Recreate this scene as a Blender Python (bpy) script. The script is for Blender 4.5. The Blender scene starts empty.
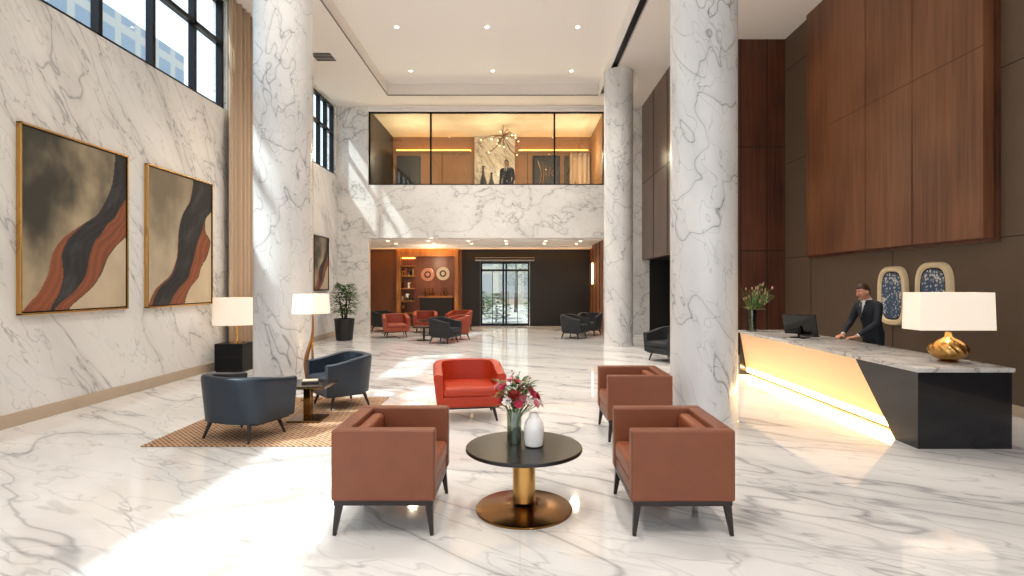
import bpy, bmesh, math, random
from mathutils import Vector, Matrix
random.seed(7)
scene = bpy.context.scene
try:
    scene.view_settings.view_transform = 'Standard'
except Exception:
    pass

# ------------------------------------------------------------------ helpers
def c(h, k=1.0):
    h = h.lstrip('#')
    o = []
    for i in (0, 2, 4):
        v = int(h[i:i+2], 16)/255
        v = v/12.92 if v <= 0.04045 else ((v+0.055)/1.055)**2.4
        o.append(v*k)
    return (*o, 1.0)

def newmat(name):
    m = bpy.data.materials.new(name); m.use_nodes = True
    nt = m.node_tree
    return m, nt, nt.nodes['Principled BSDF']

def pm(name, col, rough=.5, metal=0, em=None, es=0, trans=0, noise=0, nscale=20, bump=0, ior=1.45, coat=0, sheen=0):
    m, nt, b = newmat(name)
    col = c(col) if isinstance(col, str) else col
    b.inputs['Base Color'].default_value = col
    b.inputs['Roughness'].default_value = rough
    b.inputs['Metallic'].default_value = metal
    b.inputs['IOR'].default_value = ior
    b.inputs['Transmission Weight'].default_value = trans
    b.inputs['Coat Weight'].default_value = coat
    b.inputs['Sheen Weight'].default_value = sheen
    if em:
        b.inputs['Emission Color'].default_value = c(em) if isinstance(em, str) else em
        b.inputs['Emission Strength'].default_value = es
    tc = nt.nodes.new('ShaderNodeTexCoord')
    n = nt.nodes.new('ShaderNodeTexNoise'); n.inputs['Scale'].default_value = nscale
    n.inputs['Detail'].default_value = 4
    nt.links.new(tc.outputs['Object'], n.inputs['Vector'])
    if noise:
        mx = nt.nodes.new('ShaderNodeMix'); mx.data_type = 'RGBA'
        mx.inputs['A'].default_value = tuple(v*(1-noise) for v in col[:3])+(1,)
        mx.inputs['B'].default_value = tuple(min(1, v*(1+noise)) for v in col[:3])+(1,)
        nt.links.new(n.outputs['Fac'], mx.inputs['Factor'])
        nt.links.new(mx.outputs['Result'], b.inputs['Base Color'])
    if bump:
        bp = nt.nodes.new('ShaderNodeBump'); bp.inputs['Strength'].default_value = bump
        bp.inputs['Distance'].default_value = 0.005
        nt.links.new(n.outputs['Fac'], bp.inputs['Height'])
        nt.links.new(bp.outputs['Normal'], b.inputs['Normal'])
    return m

def marble(name, base, cloud, vein, scale=.6, rot=(0, 0, .5), stretch=(1, 1, 1), width=.012, strength=.8, rough=.12, tiles=None, fine=.5, dist=1.0, soft=.22, det=5):
    m, nt, b = newmat(name)
    N = nt.nodes.new; L = nt.links.new
    tc = N('ShaderNodeTexCoord'); mp0 = N('ShaderNodeMapping'); mp = N('ShaderNodeMapping')
    mp0.inputs['Rotation'].default_value = rot; mp.inputs['Scale'].default_value = stretch
    L(tc.outputs['Object'], mp0.inputs['Vector']); L(mp0.outputs['Vector'], mp.inputs['Vector'])
    def vein_set(sc, w, di, off):
        n = N('ShaderNodeTexNoise'); n.noise_dimensions = '4D'
        n.inputs['W'].default_value = off
        n.inputs['Scale'].default_value = sc; n.inputs['Detail'].default_value = det
        n.inputs['Roughness'].default_value = .5; n.inputs['Distortion'].default_value = di
        L(mp.outputs['Vector'], n.inputs['Vector'])
        s = N('ShaderNodeMath'); s.operation = 'SUBTRACT'; s.inputs[1].default_value = .5
        a = N('ShaderNodeMath'); a.operation = 'ABSOLUTE'
        r = N('ShaderNodeMapRange'); r.inputs[1].default_value = 0; r.inputs[2].default_value = w
        r.inputs[3].default_value = 1; r.inputs[4].default_value = 0
        L(n.outputs['Fac'], s.inputs[0]); L(s.outputs[0], a.inputs[0]); L(a.outputs[0], r.inputs[0])
        return r.outputs[0]
    v1 = vein_set(scale, width, dist, 0.0)
    v2 = vein_set(scale*2.1, width*1.1, dist*.8, 3.7)
    v4 = vein_set(scale*1.3, width*.8, dist, 8.1)
    v5 = vein_set(scale*1.6, width*.9, dist, 14.3)
    v3 = vein_set(scale, width*6, dist, 0.02)
    msk = N('ShaderNodeTexNoise'); msk.inputs['Scale'].default_value = scale*1.3; msk.inputs['Detail'].default_value = 2
    L(mp.outputs['Vector'], msk.inputs['Vector'])
    mr = N('ShaderNodeMapRange'); mr.inputs[1].default_value = .42; mr.inputs[2].default_value = .6
    L(msk.outputs['Fac'], mr.inputs[0])
    mr2 = N('ShaderNodeMapRange'); mr2.inputs[1].default_value = .3; mr2.inputs[2].default_value = .55
    mr2.inputs[3].default_value = 1; mr2.inputs[4].default_value = .35
    L(msk.outputs['Fac'], mr2.inputs[0])
    def mul(a, bb):
        x = N('ShaderNodeMath'); x.operation = 'MULTIPLY'
        for i, q in enumerate((a, bb)):
            if isinstance(q, (int, float)): x.inputs[i].default_value = q
            else: L(q, x.inputs[i])
        return x.outputs[0]
    def add(a, bb):
        x = N('ShaderNodeMath'); x.operation = 'ADD'; x.use_clamp = True
        L(a, x.inputs[0]); L(bb, x.inputs[1]); return x.outputs[0]
    tot = add(mul(v1, strength), mul(mul(v2, fine), mr.outputs[0]))
    tot = add(tot, mul(mul(v4, strength*.8), mr2.outputs[0]))
    tot = add(tot, mul(v5, fine*.7))
    tot = add(tot, mul(v3, soft))
    cl = N('ShaderNodeTexNoise'); cl.inputs['Scale'].default_value = scale*.9; cl.inputs['Detail'].default_value = 6
    L(mp.outputs['Vector'], cl.inputs['Vector'])
    cr = N('ShaderNodeMapRange'); cr.inputs[1].default_value = .4; cr.inputs[2].default_value = .65
    L(cl.outputs['Fac'], cr.inputs[0])
    m1 = N('ShaderNodeMix'); m1.data_type = 'RGBA'
    m1.inputs['A'].default_value = c(base); m1.inputs['B'].default_value = c(cloud)
    L(cr.outputs[0], m1.inputs['Factor'])
    m2 = N('ShaderNodeMix'); m2.data_type = 'RGBA'
    L(m1.outputs['Result'], m2.inputs['A']); m2.inputs['B'].default_value = c(vein)
    L(tot, m2.inputs['Factor'])
    out = m2.outputs['Result']
    if tiles:
        br = N('ShaderNodeTexBrick'); br.offset = 0; br.inputs['Scale'].default_value = 1
        br.inputs['Brick Width'].default_value = tiles; br.inputs['Row Height'].default_value = tiles
        br.inputs['Mortar Size'].default_value = .002; br.inputs['Mortar Smooth'].default_value = 0
        br.inputs['Color1'].default_value = (1, 1, 1, 1); br.inputs['Color2'].default_value = (1, 1, 1, 1)
        br.inputs['Mortar'].default_value = (.84, .83, .82, 1)
        L(tc.outputs['Object'], br.inputs['Vector'])
        m3 = N('ShaderNodeMix'); m3.data_type = 'RGBA'; m3.blend_type = 'MULTIPLY'; m3.inputs['Factor'].default_value = 1
        L(out, m3.inputs['A']); L(br.outputs['Color'], m3.inputs['B']); out = m3.outputs['Result']
    L(out, b.inputs['Base Color'])
    b.inputs['Roughness'].default_value = rough
    return m

def wood(name, dark, light, rough=.35, grain=(14, 14, .5), coat=0.0, big=1.2):
    m, nt, b = newmat(name)
    N = nt.nodes.new; L = nt.links.new
    tc = N('ShaderNodeTexCoord'); mp = N('ShaderNodeMapping'); mp.inputs['Scale'].default_value = grain
    L(tc.outputs['Object'], mp.inputs['Vector'])
    n = N('ShaderNodeTexNoise'); n.inputs['Scale'].default_value = 2; n.inputs['Detail'].default_value = 7
    n.inputs['Distortion'].default_value = .6
    L(mp.outputs['Vector'], n.inputs['Vector'])
    n2 = N('ShaderNodeTexNoise'); n2.inputs['Scale'].default_value = big; n2.inputs['Detail'].default_value = 1
    L(tc.outputs['Object'], n2.inputs['Vector'])
    ad = N('ShaderNodeMath'); ad.operation = 'ADD'
    L(n.outputs['Fac'], ad.inputs[0]); L(n2.outputs['Fac'], ad.inputs[1])
    r = N('ShaderNodeMapRange'); r.inputs[1].default_value = .7; r.inputs[2].default_value = 1.3
    L(ad.outputs[0], r.inputs[0])
    mx = N('ShaderNodeMix'); mx.data_type = 'RGBA'
    mx.inputs['A'].default_value = c(dark); mx.inputs['B'].default_value = c(light)
    L(r.outputs[0], mx.inputs['Factor']); L(mx.outputs['Result'], b.inputs['Base Color'])
    b.inputs['Roughness'].default_value = rough; b.inputs['Coat Weight'].default_value = coat
    b.inputs['Coat Roughness'].default_value = .15
    return m

def glassmat(name, tint='#eef6f8', refl=.1):
    m = bpy.data.materials.new(name); m.use_nodes = True
    nt = m.node_tree; nt.nodes.clear()
    o = nt.nodes.new('ShaderNodeOutputMaterial'); t = nt.nodes.new('ShaderNodeBsdfTransparent')
    g = nt.nodes.new('ShaderNodeBsdfGlossy'); g.inputs['Roughness'].default_value = .02
    t.inputs['Color'].default_value = c(tint)
    mx = nt.nodes.new('ShaderNodeMixShader'); mx.inputs[0].default_value = refl
    nt.links.new(t.outputs[0], mx.inputs[1]); nt.links.new(g.outputs[0], mx.inputs[2])
    nt.links.new(mx.outputs[0], o.inputs[0])
    return m

def catmull(pts, n=5):
    P = [Vector(p) for p in pts]; out = []
    for i in range(len(P)-1):
        p0 = P[max(i-1, 0)]; p1 = P[i]; p2 = P[i+1]; p3 = P[min(i+2, len(P)-1)]
        for k in range(n):
            t = k/n
            out.append(.5*((2*p1)+(-p0+p2)*t+(2*p0-5*p1+4*p2-p3)*t*t+(-p0+3*p1-3*p2+p3)*t**3))
    out.append(P[-1]); return out

class MB:
    def __init__(s):
        s.v = []; s.f = []; s.mi = []; s.sm = []; s.mats = []
    def m(s, mat):
        if mat not in s.mats: s.mats.append(mat)
        return s.mats.index(mat)
    def add(s, verts, faces, mat, smooth=True, M=None):
        o = len(s.v); k = s.m(mat)
        for v in verts:
            v = Vector(v)
            s.v.append(M @ v if M else v)
        for f in faces:
            s.f.append([o+i for i in f]); s.mi.append(k); s.sm.append(smooth)
    def bm(s, b, mat, smooth=True, M=None):
        b.verts.index_update()
        s.add([v.co.copy() for v in b.verts], [[v.index for v in f.verts] for f in b.faces], mat, smooth, M)
        b.free()
    def box(s, x0, x1, y0, y1, z0, z1, mat, bev=0, seg=2, M=None):
        b = bmesh.new(); bmesh.ops.create_cube(b, size=1)
        for v in b.verts:
            v.co = Vector(((x0+x1)/2+v.co.x*(x1-x0), (y0+y1)/2+v.co.y*(y1-y0), (z0+z1)/2+v.co.z*(z1-z0)))
        if bev:
            bmesh.ops.bevel(b, geom=list(b.edges), offset=bev, segments=seg, profile=.5, affect='EDGES')
        s.bm(b, mat, bool(bev), M)
    def lathe(s, prof, mat, seg=40, M=None, smooth=True, wob=None):
        vs = []; fs = []
        for (r, z) in prof:
            for i in range(seg):
                a = 2*math.pi*i/seg
                rr = max(r, 1e-4)
                if wob: rr *= wob(a, z)
                vs.append((rr*math.cos(a), rr*math.sin(a), z))
        for j in range(len(prof)-1):
            for i in range(seg):
                k = (i+1) % seg
                fs.append((j*seg+i, j*seg+k, (j+1)*seg+k, (j+1)*seg+i))
        fs.append(tuple(reversed(range(seg)))); fs.append(tuple((len(prof)-1)*seg+i for i in range(seg)))
        s.add(vs, fs, mat, smooth, M)
    def shell(s, prof, mat, seg=64, M=None):
        vs = []; fs = []; n = len(prof)
        for (r, z) in prof:
            for i in range(seg):
                a = 2*math.pi*i/seg; vs.append((r*math.cos(a), r*math.sin(a), z))
        for j in range(n):
            l = (j+1) % n
            for i in range(seg):
                k = (i+1) % seg; fs.append((j*seg+i, j*seg+k, l*seg+k, l*seg+i))
        s.add(vs, fs, mat, True, M)
    def tube(s, pts, rad, mat, seg=10, M=None, sm=0, flat=1.0):
        P = [Vector(p) for p in pts]
        if isinstance(rad, (int, float)): rad = [rad]*len(P)
        if sm:
            R_ = catmull([(r, 0, 0) for r in rad], sm); P = catmull(P, sm); rad = [q.x for q in R_]
        t = (P[1]-P[0]).normalized()
        u = t.orthogonal().normalized()
        if abs(t.z) < .99: u = t.cross(Vector((0, 0, 1))).normalized()
        vs = []; fs = []
        for i, p in enumerate(P):
            if i == 0: t = P[1]-P[0]
            elif i == len(P)-1: t = P[-1]-P[-2]
            else: t = P[i+1]-P[i-1]
            t.normalize(); u = (u-t*u.dot(t)).normalized(); w = t.cross(u)
            for k in range(seg):
                a = 2*math.pi*k/seg
                vs.append(p+(u*math.cos(a)+w*math.sin(a)*flat)*rad[i])
        for j in range(len(P)-1):
            for i in range(seg):
                k = (i+1) % seg
                fs.append((j*seg+i, j*seg+k, (j+1)*seg+k, (j+1)*seg+i))
        fs.append(tuple(reversed(range(seg)))); fs.append(tuple((len(P)-1)*seg+i for i in range(seg)))
        s.add(vs, fs, mat, True, M)
    def ball(s, p, r, mat, seg=12, M=None, fn=None):
        if isinstance(r, (int, float)): r = (r, r, r)
        b = bmesh.new(); bmesh.ops.create_uvsphere(b, u_segments=seg, v_segments=max(6, seg*2//3), radius=1)
        for v in b.verts:
            q = v.co.copy()
            if fn: q = fn(q)
            v.co = Vector((p[0]+q.x*r[0], p[1]+q.y*r[1], p[2]+q.z*r[2]))
        s.bm(b, mat, True, M)
    def loft(s, rings, mat, seg=24, M=None, pw=1.0):
        vs = []; fs = []
        for (cx, cy, cz, rx, ry) in rings:
            for i in range(seg):
                a = 2*math.pi*i/seg; ca, sa = math.cos(a), math.sin(a)
                vs.append((cx+rx*math.copysign(abs(ca)**pw, ca), cy+ry*math.copysign(abs(sa)**pw, sa), cz))
        n = len(rings)
        for j in range(n-1):
            for i in range(seg):
                k = (i+1) % seg
                fs.append((j*seg+i, j*seg+k, (j+1)*seg+k, (j+1)*seg+i))
        fs.append(tuple(reversed(range(seg)))); fs.append(tuple((n-1)*seg+i for i in range(seg)))
        s.add(vs, fs, mat, True, M)
    def obj(s, name, loc=(0, 0, 0), rot=0, parent=None, remesh=0, wn=True, smooth_it=0):
        me = bpy.data.meshes.new(name)
        me.from_pydata([tuple(v) for v in s.v], [], s.f)
        for m in s.mats: me.materials.append(m)
        me.polygons.foreach_set('material_index', s.mi)
        me.polygons.foreach_set('use_smooth', s.sm)
        me.update()
        b = bmesh.new(); b.from_mesh(me)
        for e in b.edges:
            if len(e.link_faces) == 2 and e.calc_face_angle(0) > math.radians(48): e.smooth = False
        b.to_mesh(me); b.free()
        o = bpy.data.objects.new(name, me); scene.collection.objects.link(o)
        o.location = loc; o.rotation_euler = (0, 0, rot)
        if parent: o.parent = parent
        if remesh:
            r = o.modifiers.new('r', 'REMESH'); r.mode = 'VOXEL'; r.voxel_size = remesh; r.use_smooth_shade = True
            if smooth_it:
                q = o.modifiers.new('s', 'SMOOTH'); q.iterations = smooth_it; q.factor = .5
        elif wn:
            w = o.modifiers.new('wn', 'WEIGHTED_NORMAL'); w.keep_sharp = True
        return o

def T(x, y, z): return Matrix.Translation((x, y, z))
def RZ(a): return Matrix.Rotation(a, 4, 'Z')
def RX(a): return Matrix.Rotation(a, 4, 'X')
def RY(a): return Matrix.Rotation(a, 4, 'Y')
R = math.radians

# ------------------------------------------------------------------ materials
M_floor = marble('floor_marble', '#eeeceb', '#dddcdb', '#85868b', scale=.56, rot=(0, 0, .55), stretch=(.45, 1.8, 1), width=.009, strength=.46, rough=.05, tiles=1.3, fine=.4, dist=.8, soft=.2, det=3.5)
M_wall = marble('wall_marble', '#eae8e5', '#dcdad7', '#77777c', scale=.7, rot=(-.65, 0, 0), stretch=(1, 2.0, .55), width=.007, strength=.5, rough=.3, fine=.5, dist=.5, soft=.14, det=4)
M_col = marble('column_marble', '#e2e2e2', '#d4d4d5', '#6b6c72', scale=1.25, rot=(.3, .3, 0), stretch=(1.5, 1.5, .6), width=.006, strength=.55, rough=.2, fine=.55, dist=.5, soft=.10, det=2)
M_ceil = pm('ceiling_white', '#f3f0ed', .8)
M_soff = pm('ceiling_soffit', '#ebe5df', .8)
M_black = pm('black_metal', '#15161a', .35, .6)
M_dark = pm('dark_wall', '#1b1816', .5, noise=.2)
M_taupe = pm('taupe_panel', '#5d4c3d', .5, noise=.12, nscale=3)
M_seam = pm('seam', '#241a14', .6)
M_wood = wood('walnut_panel', '#54301d', '#865638', .4, (8, 8, .3), big=.6)
M_wood2 = wood('dark_walnut', '#3c1d11', '#653926', .32, (8, 8, .3))
M_wood3 = wood('side_wood', '#3f2a20', '#5f4232', .3, (8, 8, .3))
M_lwood = wood('honey_wood', '#7c4c22', '#b57b3e', .4)
M_base = pm('travertine', '#b8a590', .4, noise=.08, nscale=6)
M_gold = pm('brass', '#c99b5b', .25, 1.0)
M_bronze = pm('bronze', '#8a6336', .2, 1.0)
M_glass = glassmat('window_glass', '#e8f2f8', .06)
M_glass2 = glassmat('partition_glass', '#eef0ec', .05)
M_leather = pm('brown_leather', '#804930', .45, noise=.1, nscale=8, bump=.1)
M_leather2 = pm('brown_leather_cushion', '#8c4d2f', .45, noise=.1, nscale=8, bump=.1)
M_legs = pm('dark_leg', '#241a18', .35)
M_slate = pm('navy_leather', '#222c38', .42, noise=.12, nscale=8, bump=.1)
M_red = pm('red_leather', '#b23415', .4, noise=.12, nscale=8, bump=.1)
M_rust = pm('rust_leather', '#94402a', .5, noise=.1)
M_char = pm('charcoal_fabric', '#26282c', .7, noise=.15)
M_blackwood = pm('black_table', '#17130f', .28, noise=.2)
M_shade = pm('lamp_shade', '#f0e6da', .8, em='#ffe9cf', es=.42)
M_curtain = pm('curtain', '#c6ae95', .85, noise=.06, nscale=30)
M_granite = pm('black_granite', '#14161b', .16, noise=.5, nscale=160, coat=.4)
M_quartz = marble('counter_quartz', '#d2cfcc', '#bdbbb9', '#8b8885', scale=1.5, rough=.15)
M_led = pm('led_strip', '#ffffff', .5, em='#ffc878', es=14)
M_cove = pm('cove_strip', '#ffffff', .5, em='#ffab3a', es=9)
M_spot = pm('downlight_lens', '#ffffff', .5, em='#fff1dc', es=12)
M_wd = pm('warm_downlight', '#ffffff', .5, em='#ffcf98', es=10)
M_white = pm('white_ceramic', '#f3f1ee', .3)
M_leaf = pm('leaf', '#3d5a2a', .5, noise=.35, nscale=6)
M_leaf2 = pm('leaf_light', '#6c8a45', .5, noise=.3, nscale=6)
M_stem = pm('stem', '#54733a', .5)
M_pot = pm('black_pot', '#1a1a1c', .4)
M_skin = pm('skin', '#c98f72', .5)
M_hair = pm('hair', '#35200f', .5, noise=.3, nscale=60)
M_suit = pm('black_suit', '#151a24', .75, noise=.15, nscale=40)
M_shirt = pm('white_shirt', '#e8e8ea', .7)
M_tie = pm('dark_tie', '#1c2030', .5)
M_eye = pm('eye_white', '#e8e2dc', .2)
M_iris = pm('iris', '#1d120c', .2)
M_lip = pm('lip', '#a05c4c', .5)
M_pane = glassmat('vase_glass', '#dfe9e2', .16)
M_mezceil = wood('slatted_ceiling', '#d6c3a6', '#efe0c4', .6, (1, 40, 1))
M_screen = pm('screen', '#0d0f12', .12)

def lit_panel():
    m, nt, b = newmat('backlit_panel')
    tc = nt.nodes.new('ShaderNodeTexCoord'); sp = nt.nodes.new('ShaderNodeSeparateXYZ')
    nt.links.new(tc.outputs['Object'], sp.inputs[0])
    r = nt.nodes.new('ShaderNodeValToRGB')
    r.color_ramp.elements[0].position = .12; r.color_ramp.elements[0].color = c('#ffc46a')
    r.color_ramp.elements[1].position = .76; r.color_ramp.elements[1].color = c('#a87e56')
    e = r.color_ramp.elements.new(.35); e.color = c('#dba262')
    nt.links.new(sp.outputs['Z'], r.inputs[0])
    b.inputs['Base Color'].default_value = c('#d2b997')
    nt.links.new(r.outputs[0], b.inputs['Emission Color'])
    b.inputs['Emission Strength'].default_value = .7
    b.inputs['Roughness'].default_value = .4
    return m
M_lit = lit_panel()

def rugmat():
    m, nt, b = newmat('rug_weave'); N = nt.nodes.new; L = nt.links.new
    tc = N('ShaderNodeTexCoord'); mp = N('ShaderNodeMapping'); mp.inputs['Rotation'].default_value = (0, 0, .785)
    L(tc.outputs['Object'], mp.inputs['Vector'])
    br = N('ShaderNodeTexBrick'); br.inputs['Scale'].default_value = 1; br.inputs['Brick Width'].default_value = .11
    br.inputs['Row Height'].default_value = .04; br.inputs['Mortar Size'].default_value = .006
    br.inputs['Color1'].default_value = c('#7a5238'); br.inputs['Color2'].default_value = c('#9c7355')
    br.inputs['Mortar'].default_value = c('#c4a98a')
    L(mp.outputs['Vector'], br.inputs['Vector'])
    L(br.outputs['Color'], b.inputs['Base Color']); b.inputs['Roughness'].default_value = .95
    return m
M_rug = rugmat()

# ------------------------------------------------------------------ room shell
XL, XR, YB, YE = -6.06, 6.39, -5.0, 18.6
CZ = 7.6
b = MB(); b.box(XL-.3, 6.7, YB-.3, 23.4, -.2, 0, M_floor); b.obj('floor', wn=False)

b = MB()
b.box(XL-.3, XL, YB, 22.9, 0, 5.28, M_wall)
b.box(XL-.3, XL, 11.6, 16.0, 5.28, 7.55, M_wall)
b.box(XL-.3, XL, 18.45, 22.9, 5.28, 7.55, M_wall)
b.box(XL-.3, XL, YB, 22.9, 7.55, 8.2, M_wall)
b.obj('wall_left', wn=False)
b = MB(); b.box(XL, XL+.035, YB, YE, 0, .16, M_base, .005); b.obj('baseboard_left')

b = MB()
b.box(XR, XR+.3, YB, 13.8, 0, 8.2, M_taupe)
for z in (2.32, 4.57, 6.8):
    b.box(XR-.004, XR+.01, YB, 13.5, z-.008, z+.008, M_seam)
for y in (-1, 1.5, 4.2, 6.9, 9.6, 12.3):
    b.box(XR-.004, XR+.01, y-.008, y+.008, 0, 8.2, M_seam)
b.obj('wall_right', wn=False)
b = MB(); b.box(XR-.03, XR, YB, 13.5, 0, .14, M_base, .005); b.obj('baseboard_right')

b = MB()
b.box(4.05, XR, 13.5, 13.8, 0, 8.2, M_wood2)
for x in (4.7, 5.32, 5.95):
    b.box(x-.008, x+.008, 13.485, 13.51, 0, 8.2, M_seam)
for z in (2.5, 5.0):
    b.box(4.05, XR, 13.487, 13.51, z-.01, z+.01, M_seam)
b.obj('wall_wood', wn=False)
b = MB()
b.box(4.05, 4.3, 13.8, 18.6, 2.5, 8.2, M_wood3)
for y in (15.4, 17.0): b.box(4.04, 4.06, y-.008, y+.008, 2.5, 8.2, M_seam)
b.box(4.045, 4.06, 13.8, 18.6, 5.0, 5.02, M_seam)
b.obj('wall_side', wn=False)
b = MB()
b.box(6.0, 6.3, 13.8, 18.9, 0, 2.7, M_dark); b.box(4.3, 6.0, 13.8, 18.6, 2.5, 2.7, M_dark)
b.box(4.3, 6.3, 18.6, 18.9, 0, 2.7, M_dark)
b.obj('wall_recess', wn=False)

b = MB()
b.box(XL, -5.05, YE, YE+.3, 0, 8.2, M_wall)
b.box(-5.05, 2.82, YE, YE+.3, 3.23, 4.99, M_wall)
b.box(-5.05, 2.82, YE, YE+.3, 7.45, 8.2, M_ceil)
b.box(2.82, 4.3, YE, YE+.3, 0, 8.2, M_wall)
b.obj('wall_end', wn=False)
b = MB()
b.box(XL, 3.1, YE+.3, 22.3, 3.2, 4.3, M_ceil)
b.obj('floor_mezzanine', wn=False)
b = MB()
b.box(-5.4, 3.1, YE+.3, 22.6, 7.55, 7.8, M_mezceil); b.obj('ceiling_mezzanine', wn=False)
M_mezw = pm('mezzanine_plaster', '#8a6340', .7, noise=.1, nscale=2)
M_brown = pm('brown_wall', '#7a4c30', .5, noise=.15, nscale=3)
M_panel = marble('feature_stone', '#cfc6ba', '#b8ad9e', '#5d5650', scale=1.8, rot=(0, .6, 0), stretch=(2, 1, .7), width=.02, strength=.7, rough=.3)
b = MB()
b.box(-5.4, 3.1, 22.3, 22.6, 4.3, 7.8, M_mezw)
b.box(-1.8, -.2, 22.15, 22.3, 4.3, 7.55, M_panel)
b.box(-4.9, -3.95, 22.27, 22.3, 4.3, 6.8, M_dark); b.box(1.75, 1.95, 22.27, 22.3, 4.3, 6.8, M_dark)
for x in (-3.1, .3): b.box(x-.012, x+.012, 22.285, 22.31, 4.3, 6.9, M_seam)
b.box(-5.4, -5.05, YE+.3, 22.3, 4.3, 7.8, M_dark)
b.box(2.82, 3.1, YE+.3, 22.3, 4.3, 7.8, M_mezw)
b.obj('wall_mezzanine', wn=False)
b = MB()
for (x0, x1) in ((-4.9, -1.95), (-.05, 2.7)):
    b.box(x0, x1, 22.12, 22.3, 6.9, 6.97, M_mezw)
    b.box(x0, x1, 22.2, 22.28, 6.97, 7.02, M_cove)
b.box(-4.9, 2.7, 18.98, 19.05, 7.49, 7.54, M_cove)
b.obj('cove_light', wn=False)
b = MB()
b.box(-5.05, 2.82, YE+.13, YE+.15, 4.99, 7.45, M_glass2)
for x in (-5.02, -2.98, 1.15, 2.79): b.box(x-.03, x+.03, YE+.1, YE+.18, 4.99, 7.45, M_black)
b.box(-5.05, 2.82, YE+.08, YE+.2, 4.99, 5.04, M_black); b.box(-5.05, 2.82, YE+.1, YE+.18, 7.4, 7.45, M_black)
b.obj('window_mezzanine', wn=False)

b = MB()
b.box(-2.35, -1.62, 22.7, 23.0, 0, 3.2, M_dark); b.box(.4, 3.1, 22.7, 23.0, 0, 3.2, M_dark)
b.box(-1.62, .4, 22.7, 23.0, 2.62, 3.2, M_dark)
b.box(XL, -2.35, 22.7, 23.0, 0, 3.2, M_brown)
b.obj('wall_entrance', wn=False)
b = MB(); b.box(2.82, 3.1, YE+.3, 22.7, 0, 3.2, M_brown)
for y in (19.8, 20.7, 21.6): b.box(2.8, 2.83, y-.02, y+.02, 0, 3.2, M_seam)
b.obj('wall_entrance_side', wn=False)
b = MB(); b.box(XL, 3.1, 22.3, 22.8, 3.1, 3.3, M_ceil)
b.box(XL, 2.82, 21.9, 21.96, 3.1, 3.2, M_ceil); b.box(-5.8, 2.7, 21.98, 22.04, 3.15, 3.195, M_cove)
b.obj('ceiling_entrance', wn=False)
b = MB()
for x in (-4.6, -3.2, -1.8, -.5, .9, 2.1):
    for y in (19.5, 20.8):
        b.lathe([(.05, 3.19), (.05, 3.2)], M_wd, 16, T(x, y, 0))
b.obj('downlight_array', wn=False)
b = MB()
M_sb = wood('shelf_back', '#5f3220', '#8a5234', .4)
b.box(-4.9, -4.75, 22.2, 22.7, 0, 3.1, M_lwood); b.box(-2.6, -2.45, 22.2, 22.7, 0, 3.1, M_lwood)
b.box(-4.75, -2.6, 22.2, 22.7, 2.8, 3.1, M_lwood); b.box(-4.75, -2.6, 22.6, 22.7, 0, 2.8, M_sb)
for z in (.5, 1.0, 1.5, 2.0, 2.4): b.box(-4.75, -4.2, 22.3, 22.6, z, z+.04, M_lwood)
b.box(-4.0, -2.7, 22.3, 22.6, 0, 1.15, M_dark); b.box(-4.05, -2.65, 22.25, 22.62, 1.15, 1.22, M_lwood)
for i in range(24):
    x = -4.72+random.random()*.45; z = random.choice((.54, 1.04, 1.54, 2.04)); h = .1+random.random()*.22
    b.box(x, x+.06, 22.35, 22.5, z, z+h, random.choice((M_gold, M_white, M_rust, M_char)))
for x in (-3.8, -3.65, -3.5, -3.1, -2.95): b.lathe([(.04, 1.22), (.06, 1.3), (.025, 1.4+.1*random.random()), (.025, 1.55)], random.choice((M_gold, M_bronze, M_pot)), 12, T(x, 22.4, 0))
b.box(-4.73, -4.22, 22.5, 22.53, 2.72, 2.76, M_cove)
b.obj('bar_shelving', wn=False)
M_rose = pm('copper_plate', '#c98a70', .35, .3)
M_plate = pm('stone_plate', '#c9b9a0', .5)
for nm, x, z, r, mt in (('decorative_wall_plate', -3.72, 2.08, .27, M_rose), ('decorative_wall_plate', -3.1, 2.12, .27, M_plate)):
    b = MB(); b.lathe([(r*.2, .0), (r, .01), (r, .03), (r*.85, .045), (r*.6, .03), (r*.3, .05), (0.01, .055)], mt, 32, RX(math.pi/2))
    b.lathe([(r*.5, .05), (r*.5, .06), (r*.38, .06), (r*.38, .05)], M_dark, 32, RX(math.pi/2))
    b.obj(nm, (x, 22.59, z))

TX0, TX1, TY1 = -4.13, 2.45, 17.5
b = MB()
b.box(XL-.3, TX0, YB-.3, YE+.3, CZ, 8.2, M_soff); b.box(TX1+.22, 6.7, YB-.3, YE+.3, CZ, 8.2, M_soff)
b.box(TX0, TX1+.22, TY1, YE+.3, CZ, 8.2, M_soff); b.box(TX0, TX1+.22, YB-.3, -2, CZ, 8.2, M_soff)
b.box(TX0, TX1+.22, -2, TY1, 7.95, 8.2, M_ceil)
b.box(TX1, TX1+.04, -2, TY1, CZ, 7.95, M_ceil)
b.obj('ceiling', wn=False)
b = MB()
b.box(TX1+.05, TX1+.21, -2, TY1, 7.66, 7.72, M_black); b.obj('trim_slot')
b = MB()
M_tg = pm('trim_grey', '#8a8580', .5)
b.box(TX0-.02, TX0, -2, TY1, CZ-.012, CZ+.02, M_tg)
b.box(TX0-.02, TX1, TY1, TY1+.02, CZ-.012, CZ+.02, M_tg); b.obj('trim_tray')
b = MB()
for i in range(6): b.box(-5.35, -4.85, 14.3+i*.09, 14.34+i*.09, CZ-.012, CZ+.01, M_black)
b.obj('air_vent')
spots = [(-3.2, 16.4), (-3.0, 13.6), (-.8, 13.6), (1.4, 13.6), (1.5, 16.4), (-.8, 16.4), (-3.0, 10.6), (1.4, 10.6), (-3, 7), (1.4, 7), (-.8, 3.5), (-3, 1), (1.4, 1)]
b = MB()
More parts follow.
